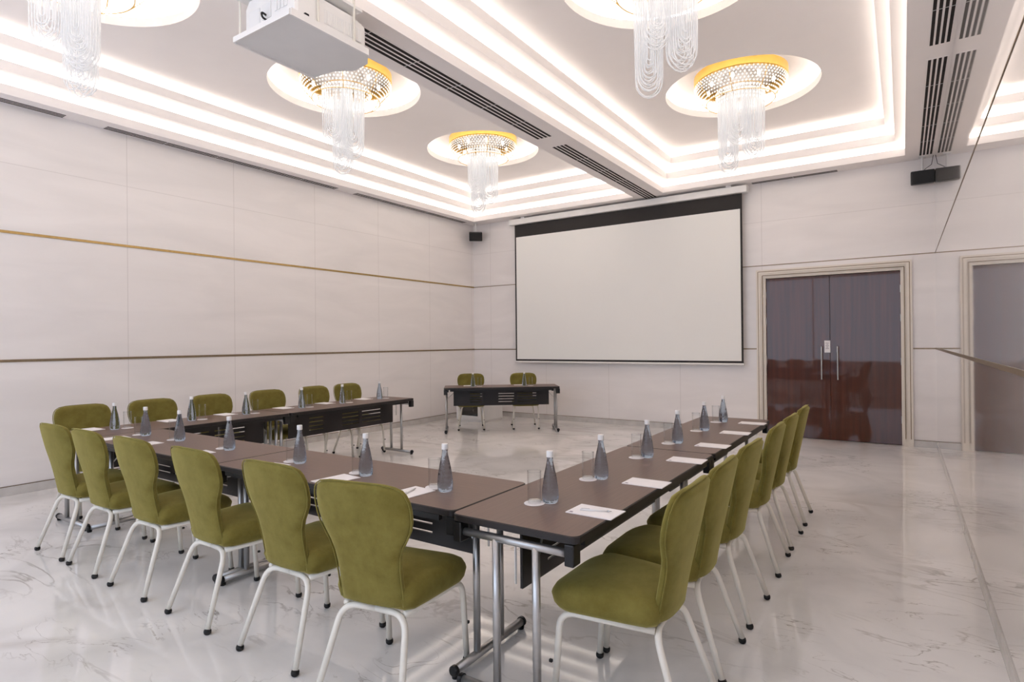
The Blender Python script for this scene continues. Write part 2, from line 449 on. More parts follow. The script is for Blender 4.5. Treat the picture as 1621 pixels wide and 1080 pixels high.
# double door
door = bpy.data.objects.new('door_1', None); C.objects.link(door); door['kind'] = 'structure'; door.location = ((DX0 + DX1) / 2, YB, 0)
def dpart(name, bm, m, parent):
    o = link(name, bm, m, None); o.parent = parent
    return o
W = (DX1 - DX0) / 2
bm = B()
for s in (-1, 1):                                    # stepped cream architrave
    a, b_ = (s * W, s * (W + .11))
    box(bm, min(a, b_), max(a, b_), -.022, 0, 0, DZ + .11)
    a, b_ = (s * (W + .055), s * (W + .11))
    box(bm, min(a, b_), max(a, b_), -.034, -.022, 0, DZ + .11)
    a, b_ = (s * W, s * (W - .02))
    box(bm, min(a, b_), max(a, b_), -.01, .14, 0, DZ)
box(bm, -W, W, -.022, 0, DZ, DZ + .11); box(bm, -W - .055, W + .055, -.034, -.022, DZ + .055, DZ + .11); box(bm, -W + .02, W - .02, -.01, .14, DZ - .02, DZ)
fr = dpart('door_frame', bm, M['frame_cream'], door)
bm = B()
for s in (-1, 1):
    for k in (.022, .082):
        x = s * (W + k); box(bm, x - .004, x + .004, -.036, -.02, .1, DZ + k)
for k in (.022, .082): box(bm, -W - k, W + k, -.036, -.02, DZ + k - .004, DZ + k + .004)
g = dpart('frame_groove', bm, M['groove'], fr)
for s in (-1, 1):
    x0, x1 = (-W + .022, -.003) if s < 0 else (.003, W - .022)
    bm = B(); box(bm, x0, x1, .035, .08, .006, DZ - .024, bev=.003)
    leaf = dpart('door_leaf', bm, M['door'], door)
    hx = -.108 if s < 0 else .098
    bm = B(); tube(bm, [(hx, -.02, .88), (hx, -.02, 1.36)], .011, 10)
    for z in (.95, 1.29): tube(bm, [(hx, -.02, z), (hx, .036, z)], .007, 8)
    dpart('door_handle', bm, M['chrome'], leaf)
    for z in (.35, 1.15, 1.75, 2.15):
        xx = -W + .021 if s < 0 else W - .021
        bm = B(); tube(bm, [(xx, .03, z - .05), (xx, .03, z + .05)], .008, 8)
        dpart('hinge', bm, M['chrome'], leaf)
bm = B(); box(bm, -W - .05, W + .05, .1, .14, 0, DZ + .02); dpart('light_leak_backing', bm, M['door'], door)  # unseen panel added behind the leaves to stop light leaking through
bm = B(); box(bm, -.02, .02, .07, .1, .0, DZ - .03); dpart('leaf_gap_light_block', bm, M['door'], door)  # unseen strip added to block light at the gap between the leaves
# hanger tag on the door
dcx = (DX0 + DX1) / 2
t = thing('door_tag', 'small white printed card fixed beside the bar handle of the dark double doors', 'sign', (dcx - .035, YB + .03, 1.27))
bm = B(); box(bm, -.038, .038, -.002, .002, 0, .175, bev=.001); link('card', bm, M['paper'], t)
bm = B()
for k, (w, z) in enumerate(((.02, .135), (.014, .115), (.02, .095), (.012, .075), (.02, .055))): box(bm, -w, w, -.0035, -.002, z, z + .008)
link('print', bm, M['ink'], t)

# ------------------------------------------------------------------ air vents
def vent(axis, u0, u1, c0, c1, z, nslot, label, name='air_vent'):
    """linear slot diffuser under the ceiling, axis = running direction"""
    L_ = u1 - u0; w = c1 - c0
    t = thing(name, label, 'air vent', ((c0 + c1) / 2, (u0 + u1) / 2, z) if axis == 1 else ((u0 + u1) / 2, (c0 + c1) / 2, z), 0 if axis == 1 else -PI / 2, 'slot diffusers in the ceiling soffit')
    bm = B(); box(bm, -w / 2 - .006, w / 2 + .006, -L_ / 2 - .006, L_ / 2 + .006, -.003, 0)
    link('frame', bm, M['ceil'], t)
    bm = B()
    p = w / nslot
    for k in range(nslot):
        x = -w / 2 + p * (k + .5)
        box(bm, x - p * .3, x + p * .3, -L_ / 2, L_ / 2, -.0045, -.003)
    link('slot_grille', bm, M['vent_dark'], t)
    nb = max(2, int(L_ / .55))
    for k in range(1, nb):
        y = -L_ / 2 + L_ * k / nb
        bm = B(); box(bm, -w / 2, w / 2, y - .003, y + .003, -.0055, -.0045)
        link('bridge_bar', bm, M['pale_grey'], t)
    return t
vent(1, 2.6, 5.95, -3.585, -3.375, H, 4, 'long four slot vent on the ceiling beam, running out beside the projector')
vent(1, 6.3, 9.47, -3.585, -3.375, H, 4, 'four slot vent on the ceiling beam ending above the screen')
vent(1, -.3, 2.5, -7.32, -7.2, H, 3, 'dark slot vent over the left wall, cut by the picture edge')
vent(1, 2.88, 6.03, -7.32, -7.2, H, 3, 'dark slot vent over the left wall, middle one of three')
vent(1, 6.4, 9.22, -7.32, -7.2, H, 3, 'dark slot vent over the left wall, running to the corner speaker')
vent(1, 2.8, 5.92, .2, .35, H, 4, 'wide four slot vent beside the polished wall, cut by the top picture edge')
vent(1, 6.22, 9.38, .2, .35, H, 4, 'wide four slot vent beside the polished wall, ending above the speaker')
vent(0, -1.9, -.75, 9.47, 9.58, H, 3, 'short slot vent over the back wall between screen and doors')

# ------------------------------------------------------------------ projection screen
SY = 9.47
t = thing('projection_screen', 'large pulled down white projection screen with black border on the back wall', 'projection screen', (-4.13, SY, 1.06))
def loc(bm): return bm
bm = B(); box(bm, -2.2, 2.18, -.07, .075, 2.665, 2.775, bev=.012); link('casing', bm, M['white_plastic'], t)
bm = B()
for x in (-1.9, 1.9): box(bm, x - .04, x + .04, -.03, .03, 2.775, H - 1.06)
link('ceiling_bracket', bm, M['white_plastic'], t)
bm = B()
x0, x1, zb, zt = -2.095, 2.095, .045, 2.67
box(bm, x0, x1, -.004, 0, zt - .24, zt); box(bm, x0, x1, -.004, 0, zb, zb + .035)
box(bm, x0, x0 + .03, -.004, 0, zb + .035, zt - .24); box(bm, x1 - .03, x1, -.004, 0, zb + .035, zt - .24)
link('black_border', bm, M['screen_black'], t)
bm = B(); box(bm, x0 + .03, x1 - .03, -.003, 0, zb + .035, zt - .24); link('screen_surface', bm, M['screen_white'], t)
bm = B(); tube(bm, [(x0 - .01, -.002, .03), (x1 + .01, -.002, .03)], .017, 12); link('bottom_bar', bm, M['white_plastic'], t)

# ------------------------------------------------------------------ speakers
def speaker(loc, rz, tilt, label, cable, wallgap=.16):
    t = thing('hanging_speaker', label, 'speaker', loc, rz)
    bm = B(); vs = box(bm, -.13, .13, -.08, .08, -.085, .085, bev=.012)
    Rm = Matrix.Rotation(tilt, 4, 'X')
    bmesh.ops.transform(bm, matrix=Rm, verts=bm.verts); o = link('enclosure', bm, M['black'], t)
    bm = B(); box(bm, -.115, .115, -.086, -.08, -.07, .07); bmesh.ops.transform(bm, matrix=Rm, verts=bm.verts); link('speaker_grille', bm, M['rubber'], t)
    bm = B(); tube(bm, arc_path([(0, .05, .07), (0, .05, .13), (0, .05, H - loc[2] - .01)], .02), .012, 8); box(bm, -.04, .04, .01, .09, H - loc[2] - .012, H - loc[2])
    box(bm, -.02, .02, .05, wallgap, .1, .13)
    link('bracket', bm, M['white_plastic'], t)
    if cable:
        bm = B(); tube(bm, [(.0, .06, .08), (.03, .06, .12), (.1, .06, .17), (.12, .05, H - loc[2])], .004, 6); link('cable', bm, M['rubber'], t)
speaker((.24, 9.43, 3.585), 0, .12, 'black box speaker above the door end of the back wall', True)
speaker((-7.1, 9.37, 3.595), math.radians(38), .3, 'small black speaker tilted down in the far corner near the screen', False)

# ------------------------------------------------------------------ corner cabinet
t = thing('equipment_cabinet', 'white low cabinet with dark glass door behind the small head table', 'cabinet', (-6.66, 8.86, 0), math.radians(-2))
bm = B(); box(bm, -.32, .32, -.30, .30, .03, .6, bev=.01); link('carcass', bm, M['white_plastic'], t)
bm = B(); box(bm, -.3, .3, -.28, .28, 0, .03); link('plinth', bm, M['white_plastic'], t)
bm = B(); box(bm, -.3, .3, -.318, -.3, .06, .58, bev=.005); d = link('door', bm, M['white_plastic'], t)
bm = B(); box(bm, -.2, .21, -.322, -.317, .12, .52); link('glass_panel', bm, M['dark_glass'], d)
bm = B(); tube(bm, [(.27, -.33, .3), (.27, -.33, .42)], .006, 8); link('handle', bm, M['chrome'], d)

# ------------------------------------------------------------------ projector
t = thing('ceiling_projector', 'white projector on a hanging tray under the ceiling beam', 'projector', (-3.42, 2.57, 3.5))
bm = B()
pl = [(-.3, -.32), (.3, -.32), (.3, .31), (.2, .40), (.04, .42), (-.1, .34), (-.3, .32)]
v0 = [bm.verts.new((x, y, 0)) for x, y in pl]; v1 = [bm.verts.new((x, y, .022)) for x, y in pl]
bm.faces.new(v0[::-1]); bm.faces.new(v1)
for k in range(len(pl)): bm.faces.new([v0[k], v0[(k + 1) % len(pl)], v1[(k + 1) % len(pl)], v1[k]])
link('tray', bm, M['pale_grey'], t)
bm = B(); box(bm, -.302, -.288, -.32, .32, -.012, .03); box(bm, .294, .31, -.32, .31, -.006, .04); box(bm, -.302, .305, -.332, -.32, -.006, .03)
link('tray_rim', bm, M['white_plastic'], t)
bm = B()
sec = [(-.27, .05), (-.27, .23), (-.23, .28), (.2, .28), (.27, .23), (.27, .06), (.24, .035), (-.24, .035)]
pr = []
for y, s in ((-.26, .97), (-.24, 1), (.2, 1), (.33, .9), (.36, .8)):
    pr.append([bm.verts.new((x * s, y, .14 + (z - .14) * s)) for x, z in sec])
for a, b_ in zip(pr, pr[1:]):
    for k in range(len(sec)): bm.faces.new([a[k], a[(k + 1) % len(sec)], b_[(k + 1) % len(sec)], b_[k]])
bm.faces.new(pr[0]); bm.faces.new(pr[-1][::-1])
body = link('projector_body', bm, M['white_plastic'], t)
for (y0, y1) in ((-.04, .12), (.14, .28)):
    bm = B()
    box(bm, .266, .272, y0, y1, .08, .17)
    for k in range(9):
        y = y0 + (y1 - y0) * (k + .5) / 9
        box(bm, .271, .2745, y - .003, y + .003, .085, .165, 1)
    link('side_grille', bm, [M['pale_grey'], M['white_plastic']], body)
bm = B(); lathe(bm, [(0, 0), (.075, 0), (.085, .02), (.085, .07), (.06, .07), (.055, .045), (0, .04)], 24)
bmesh.ops.transform(bm, matrix=Matrix.Translation((.0, .35, .14)) @ Matrix.Rotation(-PI / 2, 4, 'X'), verts=bm.verts)
link('lens', bm, M['black'], body, True)
bm = B(); box(bm, -.22, -.1, -.268, -.25, .07, .2, bev=.01); box(bm, -.07, .02, -.266, -.25, .1, .2); 
for k in range(4): box(bm, .06 + k * .035, .085 + k * .035, -.266, -.25, .12, .19)
link('connector_panel', bm, M['pale_grey'], body)
bm = B(); tube(bm, arc_path([(-.03, -.255, .12), (-.03, -.3, .13), (-.02, -.3, .09), (-.02, -.27, .085)], .02), .007, 8); box(bm, .2, .222, -.262, -.24, .03, .06); box(bm, .272, .285, -.2, -.17, .03, .07)
link('plug', bm, M['black'], body)
for (x, y) in ((-.285, -.29), (.285, -.1), (-.285, .25), (.285, .2)):
    bm = B(); tube(bm, [(x, y, .022), (x, y, H - 3.5)], .008, 8); link('hanging_rod', bm, M['white_tube'], t)
bm = B(); box(bm, -.29, .29, -.31, .27, .285, .305); box(bm, -.2, .2, -.2, .2, .305, H - 3.5); link('lift_frame', bm, M['white_plastic'], t)

# ------------------------------------------------------------------ chandeliers
def loop_cluster(bm, cx, cy, rot, half, ztop, zbot, nl, layers, r=.0055):
    for ly in range(layers):
        off = (ly - (layers - 1) / 2) * .045
        for k in range(nl):
            w = half * (1 - k / nl) * (1 - .12 * abs(ly - (layers - 1) / 2))
            zb = zbot + .05 * k + .03 * abs(ly - (layers - 1) / 2) + random.uniform(-.015, .015)
            pts = [(-w * 1.1, ztop)]
            pts.append((-w, zb + w * 1.3))
            for j in range(1, 8):
                a = PI + PI * j / 8
                pts.append((w * math.cos(a), zb + w * 1.3 + w * 1.3 * math.sin(a)))
            pts += [(w, zb + w * 1.3), (w * 1.1, ztop)]
            P3 = [(cx + u * math.cos(rot) - off * math.sin(rot), cy + u * math.sin(rot) + off * math.cos(rot), z) for u, z in pts]
            tube(bm, P3, r, 5, cap=False)
def crystal_bead(bm, p, r, h):
    x, y, z = p
    top = bm.verts.new((x, y, z + h)); bot = bm.verts.new((x, y, z - h))
    ring = [bm.verts.new((x + r * math.cos(a), y + r * math.sin(a), z)) for a in (0, PI / 2, PI, 1.5 * PI)]
    for k in range(4):
        bm.faces.new([ring[k], ring[(k + 1) % 4], top]); bm.faces.new([ring[(k + 1) % 4], ring[k], bot])
ch0 = thing('chandelier', 'x', 'chandelier', (0, 0, 0), 0, 'crystal chandeliers in the ceiling recesses')
# local origin = ceiling of the recess
bm = B(); lathe(bm, [(.50, 0), (.525, 0), (.525, -.1), (.515, -.11), (.50, -.1), (.50, 0)], 48); o = link('gold_band', bm, M['gold'], ch0); smooth_by_angle(o)
bm = B(); lathe(bm, [(0, .045), (.2, .045), (.2, -.03), (.06, -.05), (.05, -.25), (0, -.26)], 24); lathe(bm, [(.2, -.012), (.5, -.012), (.5, 0), (.2, 0)], 24); link('canopy_plate', bm, M['ceil'], ch0, True)
bm = B()
rows = 8
for j in range(rows):
    f = j / (rows - 1)
    r = .515 - .13 * f ** 2; z = -.12 - .19 * f
    n = 70
    for k in range(n):
        a = 2 * PI * (k + .5 * (j % 2)) / n
        crystal_bead(bm, (r * math.cos(a), r * math.sin(a), z), .0125, .0135)
link('crystal_basket', bm, M['crystal'], ch0)
bm = B()
for k in range(40):
    a = 2 * PI * k / 40
    for j in range(4): crystal_bead(bm, (.27 * math.cos(a), .27 * math.sin(a), -.22 - .045 * j), .011, .022)
link('inner_crystal_ring', bm, M['crystal'], ch0)
bm = B()
for r, z in ((.515, -.115), (.385, -.322), (.27, -.19)):
    lathe(bm, [(r - .003, z), (r + .003, z), (r + .003, z - .005), (r - .003, z - .005), (r - .003, z)], 40)
for k in range(8):
    a = 2 * PI * k / 8
    tube(bm, [(.515 * math.cos(a), .515 * math.sin(a), -.11), (.488 * math.cos(a), .488 * math.sin(a), -.21), (.385 * math.cos(a), .385 * math.sin(a), -.325)], .004, 5)
link('basket_wire', bm, M['gold'], ch0)
for (cx, cy, rot, half, zb, nl, ly) in ((-.16, .08, .45, .115, -1.14, 6, 4), (.15, -.03, .75, .12, -1.05, 6, 4), (.0, -.2, .6, .11, -.9, 5, 3)):
    bm = B(); loop_cluster(bm, cx, cy, rot, half, -.2, zb, nl, ly); link('glass_chain_cluster', bm, M['strand'], ch0, True)
bm = B()
for k in range(8):
    a = 2 * PI * k / 8
    lathe(bm, [(0, -.02), (.018, -.04), (.022, -.065), (.012, -.09), (0, -.095)], 8, (.37 * math.cos(a), .37 * math.sin(a), -.08))
link('candle_bulb', bm, pmat('warm_bulb', (1, .9, .74, 1), .4, emis=1.3), ch0, True)
CHL = {(0, 0): 'crystal chandelier with looped glass chains, nearest over the left wall tables', (0, 1): 'crystal chandelier half hidden behind the hanging projector tray',
       (0, 2): 'gold banded crystal chandelier farthest left, in front of the screen corner', (1, 0): 'crystal chandelier over the near tables, above the picture',
       (1, 1): 'crystal chandelier of which only white chains hang in, beside the beam', (1, 2): 'gold banded crystal chandelier on the door side, in full view'}
first = True
for ci, c in enumerate(COF):
    for q, y in enumerate(CH_Y):
        if (ci, q) == (1, 0): continue
        lc = ((c[0] + c[1]) / 2, y, ZREC)
        if first:
            ch0.location = lc; ch0['label'] = CHL[(ci, q)]; first = False
        else: dup(ch0, lc, 0, CHL[(ci, q)])
for ci, c in enumerate(COF):
    for y in CH_Y:
        ld = bpy.data.lights.new('chandelier_glow', 'POINT'); ld.energy = 2.5; ld.color = (1, .93, .84); ld.shadow_soft_size = .2
        lo = bpy.data.objects.new('chandelier_glow', ld); C.objects.link(lo); lo.location = ((c[0] + c[1]) / 2, y, 4.36)

# ------------------------------------------------------------------ tables
TL, TW = 1.88, .60
def rounded_rect(hx, hy, r, seg=5):
    out = []
    for sx, sy, a0 in ((1, 1, 0), (-1, 1, PI / 2), (-1, -1, PI), (1, -1, 1.5 * PI)):
        for k in range(seg + 1):
            a = a0 + PI / 2 * k / seg
            out.append((sx * (hx - r) + r * math.cos(a), sy * (hy - r) + r * math.sin(a)))
    return out
def make_table():
    t = thing('folding_table', 'x', 'table', (0, 0, 0), 0, 'dark folding meeting tables')
    bm = B()
    lay = [(ZT - .032, .006), (ZT - .028, 0), (ZT - .004, 0), (ZT, .004)]
    rings = []
    for z, ins in lay:
        rings.append([bm.verts.new((x, y, z)) for x, y in rounded_rect(TL / 2 - .002 - ins, TW / 2 - ins, .035)])
    n = len(rings[0])
    for a, b_ in zip(rings, rings[1:]):
        for k in range(n):
            f = bm.faces.new([a[k], a[(k + 1) % n], b_[(k + 1) % n], b_[k]]); f.material_index = 1
    f = bm.faces.new(rings[0][::-1]); f.material_index = 1
    f = bm.faces.new(rings[-1]); f.material_index = 0
    link('tabletop', bm, [M['table_top'], M['table_edge']], t)
    # modesty panel with real slots
    hx = TL / 2 - .15
    slots = []
    for c0, w in ((-.42, .16), (-.08, .13), (.42, .10)):
        for z in (.62, .575, .53, .485): slots.append((c0 - w, c0 + w, z - .005, z + .005))
    xsn = sorted(set([-hx, hx] + [s[0] for s in slots] + [s[1] for s in slots]))
    zsn = sorted(set([.425, ZT - .034] + [s[2] for s in slots] + [s[3] for s in slots]))
    bm = B(); y0, y1 = .035, .047
    def hole(i, j):
        if i < 0 or j < 0 or i >= len(xsn) - 1 or j >= len(zsn) - 1: return True
        cx, cz = (xsn[i] + xsn[i + 1]) / 2, (zsn[j] + zsn[j + 1]) / 2
        return any(s[0] < cx < s[1] and s[2] < cz < s[3] for s in slots)
    for i in range(len(xsn) - 1):
        for j in range(len(zsn) - 1):
            if hole(i, j): continue
            a, b_, c, d = xsn[i], xsn[i + 1], zsn[j], zsn[j + 1]
            quad(bm, [(a, y0, c), (b_, y0, c), (b_, y0, d), (a, y0, d)]); quad(bm, [(a, y1, d), (b_, y1, d), (b_, y1, c), (a, y1, c)])
            for (ii, jj, q) in ((i - 1, j, [(a, y0, c), (a, y0, d), (a, y1, d), (a, y1, c)]), (i + 1, j, [(b_, y0, d), (b_, y0, c), (b_, y1, c), (b_, y1, d)]),
                                (i, j - 1, [(a, y0, c), (a, y1, c), (b_, y1, c), (b_, y0, c)]), (i, j + 1, [(a, y1, d), (a, y0, d), (b_, y0, d), (b_, y1, d)])):
                if hole(ii, jj): quad(bm, q)
    bmesh.ops.remove_doubles(bm, verts=bm.verts, dist=.0002)
    link('modesty_panel', bm, M['panel_black'], t)
    for s in (-1, 1):
        x = s * (TL / 2 - .03)
        for yy in (-.105, .085):
            bm = B(); tube(bm, [(x, yy, .04), (x, yy, ZT - .075)], .0165, 14); link('leg', bm, M['tube_grey'], t, True)
        bm = B(); tube(bm, [(x, -.245, ZT - .075), (x, .245, ZT - .075)], .0165, 14); link('top_bar', bm, M['tube_grey'], t, True)
        bm = B(); tube(bm, [(x, -.27, .034), (x, .27, .034)], .02, 12); f = link('foot_bar', bm, M['tube_grey'], t, True)
        for yy in (-1, 1):
            bm = B(); tube(bm, [(x, yy * .262, .034), (x, yy * .278, .034), (x, yy * .284, .034)], [.024, .024, .018], 14); lathe(bm, [(0, 0), (.016, 0), (.018, .012), (0, .014)], 12, (x, yy * .262, 0)); link('end_cap', bm, M['black'], f)
            bm = B(); box(bm, x - .03, x + .03, min(yy * .245, yy * .285), max(yy * .245, yy * .285), ZT - .115, ZT - .032, bev=.005)
            link('corner_bracket', bm, M['black'], t)
        bm = B(); tube(bm, [(x, -.01, ZT - .075), (x, -.01, ZT - .24)], .005, 6); tube(bm, [(x, -.095, ZT - .22), (x - s * .2, -.03, ZT - .034)], .005, 6)
        link('brace', bm, M['tube_grey'], t)
    bm = B()
    for yy in (-.27, .27): box(bm, -TL / 2 + .1, TL / 2 - .1, yy - .012, yy + .012, ZT - .06, ZT - .032)
    link('under_rail', bm, M['black'], t)
    return t
tab0 = make_table()
HC = Vector((-5.56, 8.0, 0)); HA = math.radians(38)
tables = [((-2.545, 2.245, 0), 0, 'dark folding table of the front row, meeting the near corner'),
          ((-4.425, 2.245, 0), 0, 'dark folding table of the front row, next to the left row'),
          ((-1.30, 2.855, 0), PI / 2, 'dark folding table of the right row, its near end facing the camera'),
          ((-1.30, 4.735, 0), PI / 2, 'dark folding table of the right row, far end towards the doors'),
          ((-5.665, 2.895, 0), -PI / 2, 'dark folding table of the left row, joined to the front row'),
          ((-5.665, 4.775, 0), -PI / 2, 'dark folding table of the left row, free end near the head table'),
          ((HC.x, HC.y, 0), HA + PI, 'small dark head table set at an angle below the screen')]
for i, (lc, rz, lb) in enumerate(tables):
    if i == 0: tab0.location = lc; tab0.rotation_euler.z = rz; tab0['label'] = lb
    else: dup(tab0, lc, rz, lb)

# ------------------------------------------------------------------ chairs
def make_chair():
    t = thing('banquet_chair', 'x', 'chair', (0, 0, 0), 0, 'green velvet chairs around the tables')
    # seat
    def outline(ins):
        pts = []
        yb, yf = -.155 + ins, .30 - ins
        def hw(y):
            f = (y + .155) / .455
            return .19 + .045 * min(1, f * 1.25) - ins
        # back edge to front edge along right side, rounded front
        R_ = .11 - ins * .5
        pts.append((hw(yb) - .03, yb)); pts.append((hw(yb), yb + .03))
        for k in range(1, 5): 
            y = yb + .03 + (yf - R_ - yb - .03) * k / 4
            pts.append((hw(y), y))
        wf = hw(yf - R_)
        for k in range(1, 7):
            a = PI / 2 * k / 6
            pts.append((wf - R_ + R_ * math.cos(a), yf - R_ + R_ * math.sin(a) * 1.0))
        left = [(-x, y) for x, y in reversed(pts)]
        return pts + left
    bm = B(); rings = []
    for z, ins in ((.392, .03), (.396, .012), (.412, .002), (.44, -.004), (.468, 0), (.485, .012), (.495, .035), (.502, .09), (.505, .15)):
        o_ = outline(ins)
        rings.append([bm.verts.new((x, y, z + (.012 * (1 - (y - .05) ** 2 / .06) if z > .48 else 0) - (.02 * max(0, (y - .2)) / .1 if z > .46 else 0))) for x, y in o_])
    n = len(rings[0])
    for a, b_ in zip(rings, rings[1:]):
        for k in range(n): bm.faces.new([a[k], a[(k + 1) % n], b_[(k + 1) % n], b_[k]])
    bm.faces.new(rings[0][::-1]); bm.faces.new(rings[-1])
    link('seat', bm, M['velvet'], t, True)
    # backrest
    prof = [(.405, .140), (.412, .150), (.45, .155), (.52, .154), (.57, .156), (.62, .163), (.66, .178), (.70, .201), (.735, .219), (.775, .229), (.82, .231), (.855, .227), (.882, .217), (.9, .203), (.913, .175), (.92, .14)]
    bm = B(); rings = []
    n = 28
    for i, (z, w) in enumerate(prof):
        f = (z - .405) / .515
        yc = -.15 - .105 * f ** 1.25
        th = .030 if 0 < i < len(prof) - 2 else .018
        if i == len(prof) - 1: th = .01
        if i == 0: th = .018
        ring = []
        for k in range(n):
            a = 2 * PI * k / n
            ca, sa = math.cos(a), math.sin(a)
            x = w * math.copysign(abs(ca) ** .55, ca)
            y = th * math.copysign(abs(sa) ** .6, sa) * (.55 + .45 * (1 - abs(ca) ** 6))
            ring.append(bm.verts.new((x, yc + y + .55 * x * x - .006 * math.sin(f * PI) + (.0), z - .10 * x * x * f)))
        rings.append(ring)
    for a, b_ in zip(rings, rings[1:]):
        for k in range(n): bm.faces.new([a[k], a[(k + 1) % n], b_[(k + 1) % n], b_[k]])
    bm.faces.new(rings[0][::-1]); bm.faces.new(rings[-1])
    bk = link('backrest', bm, M['velvet'], t, True)
    # piping along the edge of the backrest
    def rim(sgn):
        out = []
        for z, w in prof[1:]:
            f = (z - .405) / .515
            x = sgn * (w + .001 - (.02 if z > .919 else 0)); yc = -.15 - .105 * f ** 1.25
            out.append((x, yc - .014 + .55 * x * x - .006 * math.sin(f * PI), z + (.0015 if z > .9 else 0) - .10 * x * x * f))
        return out
    bm = B(); top = [(x, -.265 + .55 * x * x + .0, .9215 - .10 * x * x) for x in (.08, .04, 0, -.04, -.08)]
    tube(bm, rim(1) + top + rim(-1)[::-1], .0032, 6); link('piping', bm, M['velvet'], bk, True)
    # legs
    for s in (-1, 1):
        path = arc_path([(0, -.125, .372), (s * .155, -.14, .378), (s * .205, -.262, .025)], .085, 7)
        bm = B(); tube(bm, path, .0135, 10, flat=1.0); lg = link('leg', bm, M['white_tube'], t, True)
        bm = B(); lathe(bm, [(0, 0), (.011, 0), (.017, .006), (.0185, .016), (.0165, .024), (0, .024)], 12, (s * .205, -.263, 0)); link('foot_cap', bm, M['rubber'], lg, True)
    for s in (-1, 1):
        path = arc_path([(s * .145, -.135, .375), (s * .205, .235, .385), (s * .212, .262, .025)], .07, 7)
        bm = B(); tube(bm, path, .0135, 10); lg = link('leg', bm, M['white_tube'], t, True)
        bm = B(); lathe(bm, [(0, 0), (.011, 0), (.017, .006), (.0185, .016), (.0165, .024), (0, .024)], 12, (s * .212, .262, 0)); link('foot_cap', bm, M['rubber'], lg, True)
        bm = B(); box(bm, s * .212 - .006, s * .212 + .006, .27, .284, .17, .182, bev=.002); link('stacking_bumper', bm, M['rubber'], lg)
    return t
ch = make_chair()
ordw = ['first', 'second', 'third', 'fourth', 'fifth', 'sixth']
FX = [-1.835, -2.45, -3.135, -3.825, -4.445, -4.985]
RY = [2.26, 2.75, 3.335, 4.10, 4.66, 5.285]
LY = [2.30, 2.90, 3.51, 4.18, 4.85, 5.39]
used = False
def put(lc, rz, lb, grp):
    global used
    if not used:
        ch.location = lc; ch.rotation_euler.z = rz; ch['label'] = lb; ch['group'] = grp; used = True
    else: dup(ch, lc, rz, lb, grp)
jit = [0, .02, -.02, .015, -.015, .02]
for i, x in enumerate(FX):
    put((x, 1.815 if i == 0 else 1.87, 0), .18 if i == 0 else jit[i], '%s green velvet chair from the near corner, along the front table row' % ordw[i], 'green chairs of the front row')
for i, y in enumerate(RY):
    put((-.915, y, 0), PI / 2 + jit[i], '%s green velvet chair from the near corner, along the right table row' % ordw[i], 'green chairs of the right row')
for i, y in enumerate(LY):
    put((-6.08, y, 0), -PI / 2 + jit[5 - i], '%s green velvet chair from the front row, behind the left wall tables' % ordw[i], 'green chairs of the left row')
hu = Vector((math.cos(HA), math.sin(HA), 0)); hn = Vector((-math.sin(HA), math.cos(HA), 0))
for s, lb in ((-.5, 'green velvet chair behind the head table, on its left wall end'), (.42, 'green velvet chair behind the head table, on its screen end')):
    p = HC + hu * s + hn * .33
    put((p.x, p.y, 0), HA + PI, lb, 'green chairs of the head table')

# ------------------------------------------------------------------ tableware
bm = B()
lathe(bm, [(0, .004), (.02, .002), (.030, 0), (.036, .006), (.0375, .02), (.0385, .035), (.037, .06), (.033, .09), (.027, .125), (.0205, .155), (.0155, .178), (.0135, .195), (.0135, .205), (0, .205)], 28)
bot0 = thing('water_bottle', 'x', 'bottle', (0, 0, 0), 0, 'water bottles on the tables')
bo = link('bottle_body', bm, M['bottle'], bot0, True)
bm = B(); lathe(bm, [(0, .2035), (.0158, .2035), (.0162, .206), (.0158, .228), (.0145, .231), (0, .231)], 20); o = link('bottle_cap', bm, M['white_plastic'], bot0); smooth_by_angle(o)
bm = B(); lathe(bm, [(0, 0), (.027, 0), (.0295, .003), (.0298, .015), (.031, .14), (.0317, .1425), (.031, .144), (.0303, .1425), (.0309, .138)], 32); lathe(bm, [(.0292, .012), (.02, .0105), (0, .0105)], 32)
gl0 = link('drinking_glass', bm, M['glass'], None); smooth_by_angle(gl0, 50); tag(gl0, 'x', 'glass', 'water glasses on the tables')
bm = B(); lathe(bm, [(0, 0), (.046, 0), (.047, .0015), (.046, .003), (0, .003)], 32)
co0 = link('coaster', bm, M['paper'], None); tag(co0, 'x', 'coaster', 'white coasters on the tables')
# notepad: page block plus small printed mark ; length along local x
pad0 = thing('notepad', 'x', 'notepad', (0, 0, 0), 0, 'white notepads on the tables')
bm = B(); box(bm, -.105, .105, -.0725, .0725, 0, .004, bev=.0006); link('page_block', bm, M['paper'], pad0)
bm = B(); box(bm, -.092, -.078, -.062, -.050, .004, .0043); box(bm, -.096, -.074, -.066, -.064, .004, .0043); link('printed_mark', bm, M['ink'], pad0)
pen0 = thing('pen', 'x', 'pen', (0, 0, 0), 0, 'white pens on the notepads')
bm = B(); tube(bm, [(-.065, 0, .0045), (.05, 0, .0045)], .0042, 8); link('barrel', bm, M['white_plastic'], pen0, True)
bm = B(); tube(bm, [(.05, 0, .0045), (.068, 0, .0045)], [.0042, .001], 8); link('tip', bm, M['chrome'], pen0, True)
bm = B(); box(bm, -.06, -.025, -.001, .001, .0087, .0100); link('clip', bm, M['chrome'], pen0)

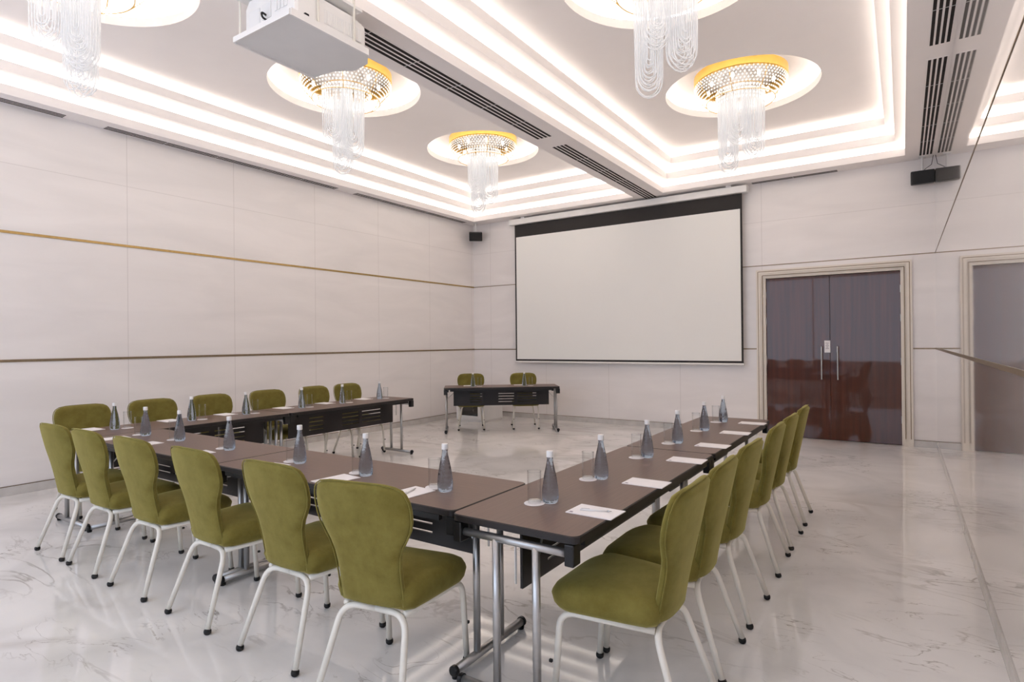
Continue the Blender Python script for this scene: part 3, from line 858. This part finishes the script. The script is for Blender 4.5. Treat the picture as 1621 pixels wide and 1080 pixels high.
uses = {}
def place(root, lc, rz, lb):
    if root.name not in uses:
        uses[root.name] = 1; root.location = lc; root.rotation_euler = (0, 0, rz); root['label'] = lb
    else: dup(root, lc, rz, lb)
def setting(bx, by, gx_, gy_, px, py, prz, where, pen=False, pad=True):
    place(bot0, (bx, by, ZT), random.uniform(0, 3), 'clear water bottle with white cap, ' + where)
    place(co0, (gx_, gy_, ZT), 0, 'round white coaster under a glass, ' + where)
    place(gl0, (gx_, gy_, ZT + .003), 0, 'empty clear tumbler on a coaster, ' + where)
    if pad:
        place(pad0, (px, py, ZT), prz, 'white notepad lying flat, ' + where)
        if pen: place(pen0, (px, py, ZT + .004), prz + .35, 'slim white pen on the notepad, ' + where)
FB = [(-1.86, 2.19), (-2.45, 2.22), (-3.05, 2.24), (-3.86, 2.27), (-4.56, 2.29), (-5.07, 2.28)]
FG = [(-1.95, 2.215), (-2.54, 2.24), (-3.14, 2.245), (-3.955, 2.28), (-4.65, 2.29), (-5.16, 2.27)]
for i in range(6):
    px = -1.98 if i == 0 else (FB[i][0] - .06)
    setting(*FB[i], *FG[i], px, 2.065, PI / 2 + .08 * (-1) ** i if i else PI / 2 - .1, '%s place from the near corner, front row' % ordw[i], i == 0)
RB = [2.285, 2.82, 3.49, 4.08, 4.75, 5.34]
for i, y in enumerate(RB):
    setting(-1.325, y, -1.375, y - .055, -1.085, [2.25, 2.845, 3.51, 4.09, 4.74, 5.36][i], [-.02, .0, .02, -.02, .02, 0][i], '%s place from the near corner, right row' % ordw[i], i == 0)
LB = [2.31, 2.97, 3.53, 4.21, 4.79, 5.40]
for i, y in enumerate(LB):
    setting(-5.69, y, -5.675, y + .095, -5.86, y - .12, 0.03 * (-1) ** i + PI, '%s place from the front row, left row' % ordw[i])
for s, w in ((-.47, 'left end of the head table'), (.38, 'screen end of the head table')):
    b_ = HC + hu * s - hn * .05; g_ = HC + hu * (s + .11) - hn * .03; q = HC + hu * (s - .05) + hn * .16
    setting(b_.x, b_.y, g_.x, g_.y, q.x, q.y, HA + PI, 'at the ' + w)

# ------------------------------------------------------------------ light
w = bpy.data.worlds.new('daylight'); sc.world = w; w.use_nodes = True
bg = w.node_tree.nodes['Background']; bg.inputs['Color'].default_value = (.70, .81, 1.0, 1); bg.inputs['Strength'].default_value = 2.1

# ------------------------------------------------------------------ camera
cam = bpy.data.cameras.new('camera'); co = bpy.data.objects.new('camera', cam); C.objects.link(co)
cam.sensor_width = 36; cam.lens = 926.794 * 36 / 1621; cam.clip_start = .05
r_ = Vector((.8318937, .5548511, -.0096533)); d_ = Vector((-.0095146, -.0031318, -.9999498)); f_ = Vector((-.5548535, .8319438, .0026739))
Mx = Matrix((( r_.x, -d_.x, -f_.x, 0), (r_.y, -d_.y, -f_.y, 0), (r_.z, -d_.z, -f_.z, 1.46), (0, 0, 0, 1)))
co.matrix_world = Mx
sc.camera = co
sc.view_settings.view_transform = 'Standard'
sc.view_settings.look = 'None'
sc.view_settings.exposure = .38
sc.cycles.transparent_max_bounces = 24
sc.cycles.max_bounces = 10
sc.cycles.diffuse_bounces = 8
sc.cycles.caustics_reflective = False
sc.cycles.caustics_refractive = False
